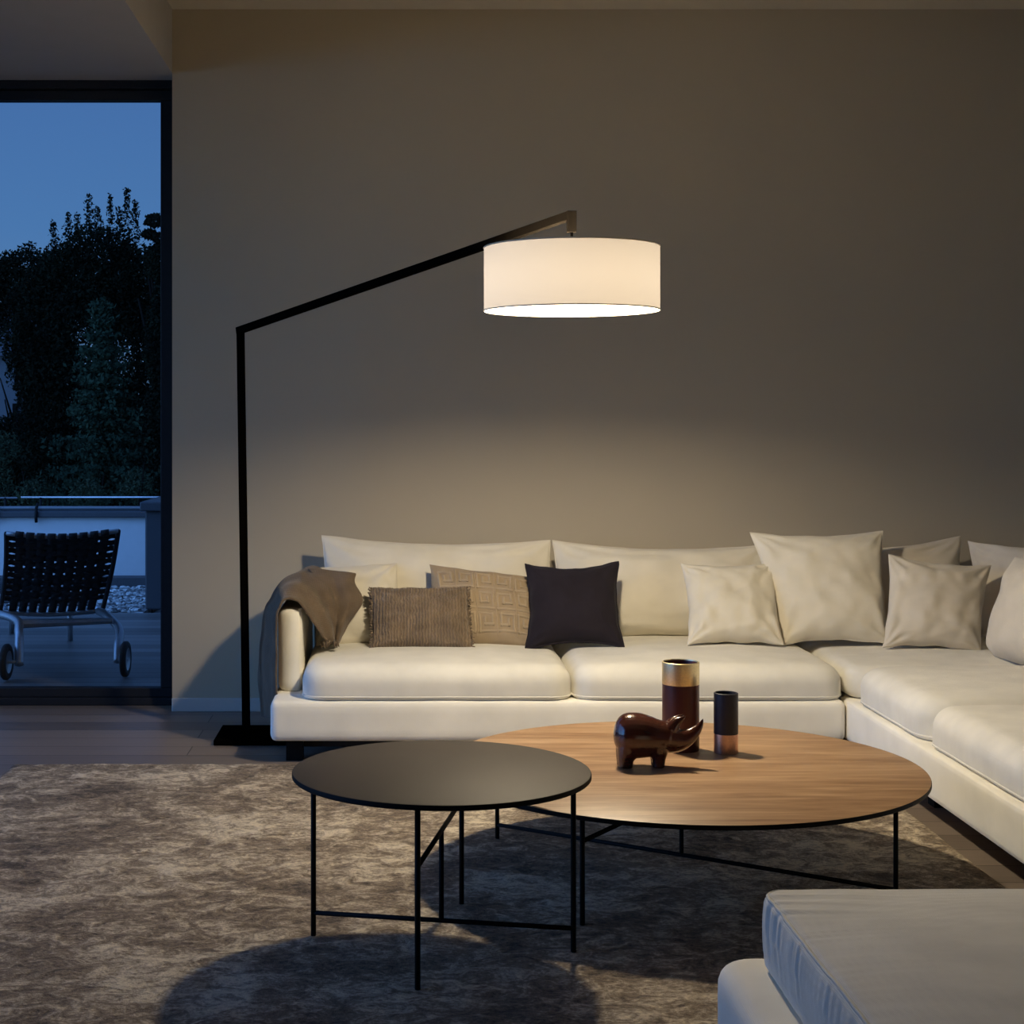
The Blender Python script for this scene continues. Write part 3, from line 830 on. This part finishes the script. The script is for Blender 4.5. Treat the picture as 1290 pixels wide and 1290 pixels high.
G1 = 'large white back cushions along the sofa'
pillow('back_cushion', at(405, 675, 6.47), at(693, 681, 6.47), at(700, 810, 6.34), at(410, 810, 6.34), .095, M['cushion'],
       'long white back cushion at the left end of the sofa, behind the taupe cushions', 1, pinch=.03, py=.13, wr=.007, group=G1, piping=.003)
pillow('back_cushion', at(696, 681, 6.47), at(966, 686, 6.47), at(985, 810, 6.34), at(703, 810, 6.34), .095, M['cushion'],
       'long white back cushion behind the black velvet cushion, in the middle of the sofa', 2, pinch=.03, py=.15, wr=.007, group=G1, piping=.003)
pillow('back_cushion', at(990, 690, 6.47), at(1210, 675, 6.47), at(1225, 812, 6.36), at(985, 810, 6.36), .08, M['cushion2'],
       'white back cushion in the corner, its peaked tip showing above the small square cushion', 3, pinch=.05, py=.14, wr=.007, group=G1)
pillow('back_cushion', (2.27, 6.36, .735), (2.62, 6.10, .72), (2.60, 6.06, .34), (2.30, 6.34, .35), .06, M['cushion2'],
       'white cushion tucked deep into the corner of the sofa at the right', 4, pinch=.06, wr=.007, group=G1)
pillow('back_cushion', (2.25, 5.82, .715), (2.40, 4.95, .735), (2.32, 4.95, .35), (2.19, 5.86, .34), .13, M['cushion2'],
       'plump white back cushion cut off by the right edge of the photo', 5, pinch=.02, wr=.005, group=G1, tp=3.5)
pillow('scatter_cushion', at(945, 671, 6.30), at(1112, 669, 6.30), at(1122, 812, 6.07), at(984, 812, 6.07), .085, M['cushion'],
       'tall square white cushion, the highest one, leaning right of the middle', 6, pinch=.07, py=.09, wr=.007, piping=.0025)
pillow('scatter_cushion', at(857, 709, 6.24), at(977, 708, 6.24), at(988, 813, 6.02), at(866, 813, 6.02), .075, M['cushion'],
       'small square white cushion leaning in front of the tall square one', 7, pinch=.09, py=.12, wr=.008)
pillow('scatter_cushion', at(1119, 698, 6.16), at(1249, 712, 6.16), at(1236, 823, 5.98), at(1111, 816, 5.98), .07, M['cushion2'],
       'small square cream cushion tilted in the corner of the sofa', 8, pinch=.08, py=.11, wr=.007)
pillow('scatter_cushion', at(390, 715, 6.34), at(500, 709, 6.34), at(512, 814, 6.12), at(398, 814, 6.12), .075, M['cushion'],
       'square white cushion beside the sofa arm, half covered by the brown throw', 9, pinch=.05, wr=.007)
gk, GS, gorg = pillow('scatter_cushion', at(541, 711, 6.28), at(676, 727, 6.26), at(684, 815, 6.06), at(545, 815, 6.08), .065, M['greek'],
       'sand coloured cushion with a raised Greek key pattern, partly behind the black one', 10, pinch=.04, wr=.004)
# raised key pattern follows the front of the cushion, in the same mesh
def greek(o, S, org):
    me = o.data; me.materials.append(M['greek_line'])
    bm = bmesh.new(); bm.from_mesh(me)
    def strip(poly, w=.022, asp=1.35):
        pts = []
        for a, b in zip(poly[:-1], poly[1:]):
            L = math.hypot(b[0]-a[0], b[1]-a[1]); k = max(1, int(L/.05))
            for i in range(k): pts.append(((a[0]+(b[0]-a[0])*i/k, a[1]+(b[1]-a[1])*i/k), (b[0]-a[0], b[1]-a[1]), L))
        # one ribbon piece per segment
        for a, b in zip(poly[:-1], poly[1:]):
            L = math.hypot(b[0]-a[0], b[1]-a[1]); k = max(1, int(L/.04))
            hx = (b[0]-a[0])/L; hy = (b[1]-a[1])/L
            nx, ny = -hy*w, hx*w*asp
            ea, eb = (hx*w, hy*w*asp), (hx*w, hy*w*asp)
            prev = None
            for i in range(k+1):
                t = i/k; u = a[0]-ea[0]*(1-t)+(b[0]-a[0])*t+eb[0]*t; v = a[1]-ea[1]*(1-t)+(b[1]-a[1])*t+eb[1]*t
                row = [bm.verts.new(S(u+nx, v+ny, 1, -.002)-org), bm.verts.new(S(u+nx*.6, v+ny*.6, 1, .006)-org),
                       bm.verts.new(S(u-nx*.6, v-ny*.6, 1, .006)-org), bm.verts.new(S(u-nx, v-ny, 1, -.002)-org)]
                if prev:
                    for q in range(3):
                        fc = bm.faces.new((prev[q], prev[q+1], row[q+1], row[q])); fc.material_index = 1; fc.smooth = True
                prev = row
    cw, ch = .36, .56
    for ci in range(5):
        for cj in range(3):
            cx = -.72+ci*cw; cy = -.56+cj*ch
            x = lambda q: cx+q*cw*.5
            y = lambda q: cy+q*ch*.5
            m_ = 1 if (ci+cj) % 2 else -1
            strip([(x(-.8*m_), y(-.75)), (x(.75*m_), y(-.75)), (x(.75*m_), y(.7)), (x(-.55*m_), y(.7)), (x(-.55*m_), y(-.2)), (x(.2*m_), y(-.2)), (x(.2*m_), y(.25))], .026)
    for k in range(4): strip([(-.54+k*cw, -.86), (-.54+k*cw, .86)], .010)
    bm.to_mesh(me); bm.free()
greek(gk, GS, gorg)
fp, FS, forg = pillow('scatter_cushion', at(467, 741, 6.12), at(589, 740, 6.12), at(595, 816, 5.98), at(468, 816, 5.98), .055, M['taupe'],
       'small brown ribbed cushion with frayed side edges, at the left of the seat', 11, pinch=.03, wr=.006)
def fringe(o, S, org):
    r = random.Random(4); v, f = [], []
    for side in (-1, 1):
        for i in range(90):
            t = -1+2*i/89; p = S(side, t)
            d = Vector((side*r.uniform(.006, .014), r.uniform(-.008, .008), r.uniform(-.008, .008)))
            q = p+d*.6+Vector((0, r.uniform(-.004, .004), r.uniform(-.003, .003)))
            sweep([p-Vector((side*.006, 0, 0)), q, p+d], [.003, .0026, .001], 5, verts=v, faces=f)
    for i in range(70):
        t = -1+2*i/69; p = S(t, 1); d = Vector((r.uniform(-.004, .004), r.uniform(-.004, .004), r.uniform(.001, .005)))
        sweep([p, p+d], [.003, .0012], 5, verts=v, faces=f)
    _sub('fringe', v, f, M['taupe'], o, tuple(org))
fringe(fp, FS, forg)
pillow('scatter_cushion', at(662, 711, 6.20), at(779, 708, 6.20), at(786, 815, 6.0), at(662, 819, 6.0), .07, M['navy'],
       'black velvet cushion with piped edge standing over the gap between two seats', 12, pinch=.11, py=.16, wr=.004, piping=.005)

# ================================================================== THROW
def throw():
    near = [at(352, 908, 5.76), at(350, 860, 5.75), at(350, 810, 5.75), at(351, 775, 5.75), at(358, 757, 5.76), at(372, 757, 5.78), at(386, 770, 5.80), at(398, 788, 5.84), at(408, 803, 5.88), at(415, 812, 5.93)]
    far = [at(331, 903, 6.25), at(328, 855, 6.25), at(331, 805, 6.25), at(338, 765, 6.28), at(352, 737, 6.32), at(372, 721, 6.34), at(398, 713, 6.34), at(419, 733, 6.20), at(427, 768, 6.12), at(428, 806, 6.02)]
    A, B = catmull(near, 8), catmull(far, 8); K = 16; v, f = [], []
    for i, (a, b) in enumerate(zip(A, B)):
        for k in range(K+1):
            t = k/K; p = a*(1-t)+b*t
            s = i/(len(A)-1)
            out = Vector((-1, -.3, .25)) if s < .35 else Vector((0, -.35, 1)) if s < .6 else Vector((.4, -.9, .35))
            bl = .018*math.sin(PI*t)
            fold = .011*math.sin(t*15+s*5+1.3*noise.noise(Vector((s*5, t*3, 0))))*(.4+.6*s)
            p = p+out.normalized()*(bl+fold+.006*noise.noise(Vector((s*14, t*9, 2))))
            v.append(p)
    for i in range(len(A)-1):
        for k in range(K): a = i*(K+1)+k; f.append((a, a+1, a+K+2, a+K+1))
    # upper flap folded back over the white cushion
    b0 = len(v)
    L1 = catmull([at(386, 716, 6.26), at(402, 735, 6.14), at(413, 765, 6.03), at(419, 790, 5.98), at(423, 812, 5.97)], 8)
    L2 = catmull([at(449, 723, 6.22), at(447, 735, 6.17), at(457, 757, 6.10), at(441, 782, 6.04), at(426, 811, 6.0)], 8)
    for i, (a, b) in enumerate(zip(L1, L2)):
        s = i/(len(L1)-1)
        for k in range(K+1):
            t = k/K; p = a*(1-t)+b*t
            p = p+Vector((0, -1, .2)).normalized()*(.02*math.sin(PI*t)+.010*math.sin(t*9+s*4)+.005*noise.noise(Vector((s*10, t*8, 7))))
            v.append(p)
    for i in range(len(L1)-1):
        for k in range(K): a = b0+i*(K+1)+k; f.append((a, a+1, a+K+2, a+K+1))
    o = mesh('throw_blanket', v, f, M['throw'], True, origin=(-.4, 5.9, .56))
    m = o.modifiers.new('thickness', 'SOLIDIFY'); m.thickness = .011; m.offset = 0
    m = o.modifiers.new('soft', 'SUBSURF'); m.levels = 1; m.render_levels = 1
    tag(o, 'brown wool throw draped over the left arm of the sofa', 'blanket')
    # tassels where its end rests on the seat
    r = random.Random(9); tv, tf = [], []
    for i in range(16):
        p = at(405+i*1.4, 806+abs(i-8)*.3, 5.93)+Vector((0, r.uniform(-.02, .02), 0))
        d = Vector((r.uniform(-.01, .02), -.02, -.02))
        sweep([p, p+d*.6+Vector((0, 0, .006)), p+d], [.0035, .0045, .0015], 6, verts=tv, faces=tf)
    _sub('tassels', tv, tf, M['throw'], o, (-.4, 5.9, .56))
throw()

# ================================================================== COFFEE TABLES
def table(cx, cy, R, h, half, ang, zlow, zhigh, topmat, label, thick=.013):
    t = empty('coffee_table', (cx, cy, 0), label, 'table')
    prof = [(0.0001, h), (R-.004, h), (R-.0012, h-.0012), (R, h-.004), (R, h-thick+.002), (R-.002, h-thick), (0.0001, h-thick)]
    o = lathe('tabletop', prof, [topmat, M['black']], t, (cx, cy, 0), 160, fm=[0, 0, 1, 1, 1, 1]); auto_sharp(o, 30)
    ca, sa = math.cos(ang), math.sin(ang); base = Vector((cx, cy, 0)); zt = h-thick+.001; g0 = .0 if False else .012
    A, C = base-Vector((ca, sa, 0))*half, base+Vector((ca, sa, 0))*half
    B, Dd = base+Vector((sa, -ca, 0))*half, base-Vector((sa, -ca, 0))*half
    for p in (A, B, C, Dd): tube('leg', [p+Vector((0, 0, g0)), p+Vector((0, 0, zt))], .0062, M['black'], t, 10)
    up = lambda p, z: p+Vector((0, 0, z))
    tube('stretcher', [up(A, zlow), up(C, zlow)], .0058, M['black'], t, 10)
    tube('stretcher', [up(B, zhigh), up(Dd, zhigh)], .0058, M['black'], t, 10)
    tube('post', [up(base, zlow), up(base, zhigh)], .0058, M['black'], t, 10)
    # cross rails under the top
    tube('top_rail', [up(A, zt-.005), up(C, zt-.005)], .006, M['black'], t, 8)
    tube('top_rail', [up(B, zt-.005), up(Dd, zt-.005)], .006, M['black'], t, 8)
table(.0925, 3.628, .341, .412, .301, math.radians(-11.0), .067, .272, M['laminate'], 'small round coffee table with dark brown top, the nearer and taller of the two')
table(.749, 4.237, .634, .291, .570, math.radians(-34.0), .052, .212, M['wood'], 'large low round coffee table with walnut wood top')

# ---- vases
def vase(px, py, Y, r, h, band, low, mb, mm, label, inner):
    p = at(px, py, Y); p.z = .2915
    t = empty('vase', tuple(p), label, 'vase')
    if low:   # metal band at the foot
        lathe('band', [(.0001, 0), (r*.98, 0), (r, .0015), (r, band)], [mm], t, tuple(p), 64)
        b = lathe('body', [(r, band), (r+.0004, band+.001), (r+.0004, h-.001), (r-.001, h), (r-.004, h), (r-.005, h-.003), (r-.005, .03), (.0001, .03)], [mb, inner], t, tuple(p), 64, fm=[0, 0, 0, 0, 0, 1, 1])
    else:
        b = lathe('body', [(.0001, 0), (r*.98, 0), (r, .0015), (r, h-band)], [mb], t, tuple(p), 64)
        lathe('band', [(r, h-band), (r+.0006, h-band+.001), (r+.0006, h-.001), (r-.001, h), (r-.003, h), (r-.004, h-.003), (r-.004, .02), (.0001, .02)], [mm, inner], t, tuple(p), 64, fm=[0, 0, 0, 0, 0, 1, 1])
    for c in t.children: auto_sharp(c, 40)
vase(857.5, 945, 4.44, .0512, .246, .062, False, M['oxblood'], M['brass'], 'tall oxblood red cylinder vase with a brass band at the rim', M['oxblood'])
vase(914.5, 948, 4.40, .0330, .166, .053, True, M['inkblue'], M['copper'], 'short dark blue cylinder vase with a copper foot', M['inkblue'])

# ---- rhino figurine
def rhino():
    Y0 = 4.22; k = Y0/2000
    def pt(zx, zy, dy=0): q = at(740+zx/5.864, 810+zy/5.864, Y0); return Vector((q.x, Y0+dy, q.z))
    s = k/5.864
    org = pt(460, 925); org.z = .2915
    dz = org.z-pt(460, 930).z
    spine = [(191, 704, 4), (196, 704, 40), (207, 704, 78), (229, 703, 118), (264, 701, 150), (312, 699, 166), (370, 702, 168), (430, 708, 158), (490, 714, 143), (550, 715, 124), (605, 722, 112),
             (655, 730, 97), (700, 728, 80), (742, 712, 64), (780, 686, 49), (812, 655, 35), (836, 622, 21), (849, 592, 10), (853, 573, 2)]
    bm = bmesh.new()
    def add(v, f):
        vs = [bm.verts.new(p) for p in v]
        for q in f: bm.faces.new([vs[i] for i in q])
    pts = catmull([pt(a, b) for a, b, c in spine], 3); rr = [x.x for x in catmull([Vector((c, 0, 0)) for a, b, c in spine], 3)]
    v, f = sweep(pts, [(max(.4, r)*s, max(.4, r)*s*(.92 if i < 30 else .85)) for i, r in enumerate(rr)], 28, up=Vector((0, 0, 1)))
    add(v, f)
    for (a, r0, dy) in ((276, 54, .015), (276, 54, -.015), (520, 46, .014), (520, 46, -.014)):
        v, f = sweep([pt(a+(34 if a < 400 else 0), 750, dy), pt(a+(16 if a < 400 else 0), 820, dy), pt(a, 870, dy), pt(a, 905, dy), pt(a, 929, dy)], [r0*s*1.75, r0*s*1.5, r0*s*1.12, r0*s, r0*s*.98], 20, up=Vector((0, 1, 0))); add(v, f)
    # ears
    for dy in (-.011, .011):
        v, f = sweep(catmull([pt(610, 650, dy), pt(650, 600, dy), pt(690, 572, dy*1.2), pt(722, 551, dy*1.3)], 4), [r*s for r in [56, 52, 48, 43, 38, 34, 30, 26, 22, 17, 12, 7, 2]], 14); add(v, f)
    bmesh.ops.translate(bm, verts=bm.verts, vec=(0, 0, dz))
    o = from_bm('rhino_figurine', bm, M['rhino'], True, None, tuple(org))
    m = o.modifiers.new('fuse', 'REMESH'); m.mode = 'VOXEL'; m.voxel_size = .0016; m.use_smooth_shade = True
    m = o.modifiers.new('smooth', 'SMOOTH'); m.factor = .6; m.iterations = 10
    tag(o, 'glossy dark red-brown rhinoceros figurine with upturned horn on the wooden table', 'figurine')
rhino()

# ================================================================== FLOOR LAMP
lamp = empty('floor_lamp', (-.60, 6.08, 0), 'tall angled black floor lamp reaching over the tables with a white drum shade', 'floor lamp')
box('base', -.70, -.20, 5.93, 6.23, 0, .022, M['bronze'], lamp, bev=.003)
pb, pt_ = Vector((-.592, 6.08, .02)), Vector((-.6145, 6.08, 1.560))
tip = Vector(((720-505)/2000*4.8, 4.8, 1.2+(535-271)/2000*4.8))
tube('pole', [pb, pt_+Vector((0, 0, .013))], .0145, M['bronze'], lamp, 4, square=True, up=Vector((0, 1, 0)))
tube('arm', [pt_+Vector((-.008, .004, 0)), tip], .0125, M['bronze'], lamp, 4, square=True)
cxs, cys = tip.x, 4.8
box('joint', tip.x-.014, tip.x+.014, cys-.014, cys+.014, tip.z-.052, tip.z+.012, M['bronze'], lamp, bev=.001)
tube('stem', [(cxs, cys, tip.z-.05), (cxs, cys, 1.70)], .0045, M['bronze'], lamp)
SR = .2645; z0, z1 = 1.545, 1.736
sh = lathe('lamp_shade', [(SR, z0), (SR, z0+.002), (SR, z1-.002), (SR, z1), (SR-.0025, z1), (SR-.0025, z0), (SR, z0)][0:4], [M['shade']], lamp, (cxs, cys, 0), 128)
# thin rolled edges
for z in (z0, z1):
    pr = [(cxs+SR*math.cos(2*PI*k/96), cys+SR*math.sin(2*PI*k/96), z) for k in range(96)]
    v, f = sweep(pr, .0022, 6, True); _sub('shade_trim', v, f, M['cushion'], sh, (cxs, cys, 0))
cap = lathe('added_fill_cap', [(.006, z1-.003), (SR-.001, z1-.003)], [M['fill_cap']], lamp, (cxs, cys, 0), 96)  # unseen disc, added to pass soft fill light up to ceiling and walls
bz = 1.632
bv = lathe('bulb', [(.0001, bz-.044)]+[(.052*math.sin(a), bz-.044*math.cos(a)) for a in [PI*k/16 for k in range(1, 16)]]+[(.0001, bz+.044)], [M['bulb']], lamp, (cxs, cys, 0), 32)
tube('socket', [(cxs, cys, bz+.040), (cxs, cys, 1.705)], .018, M['bronze'], lamp)
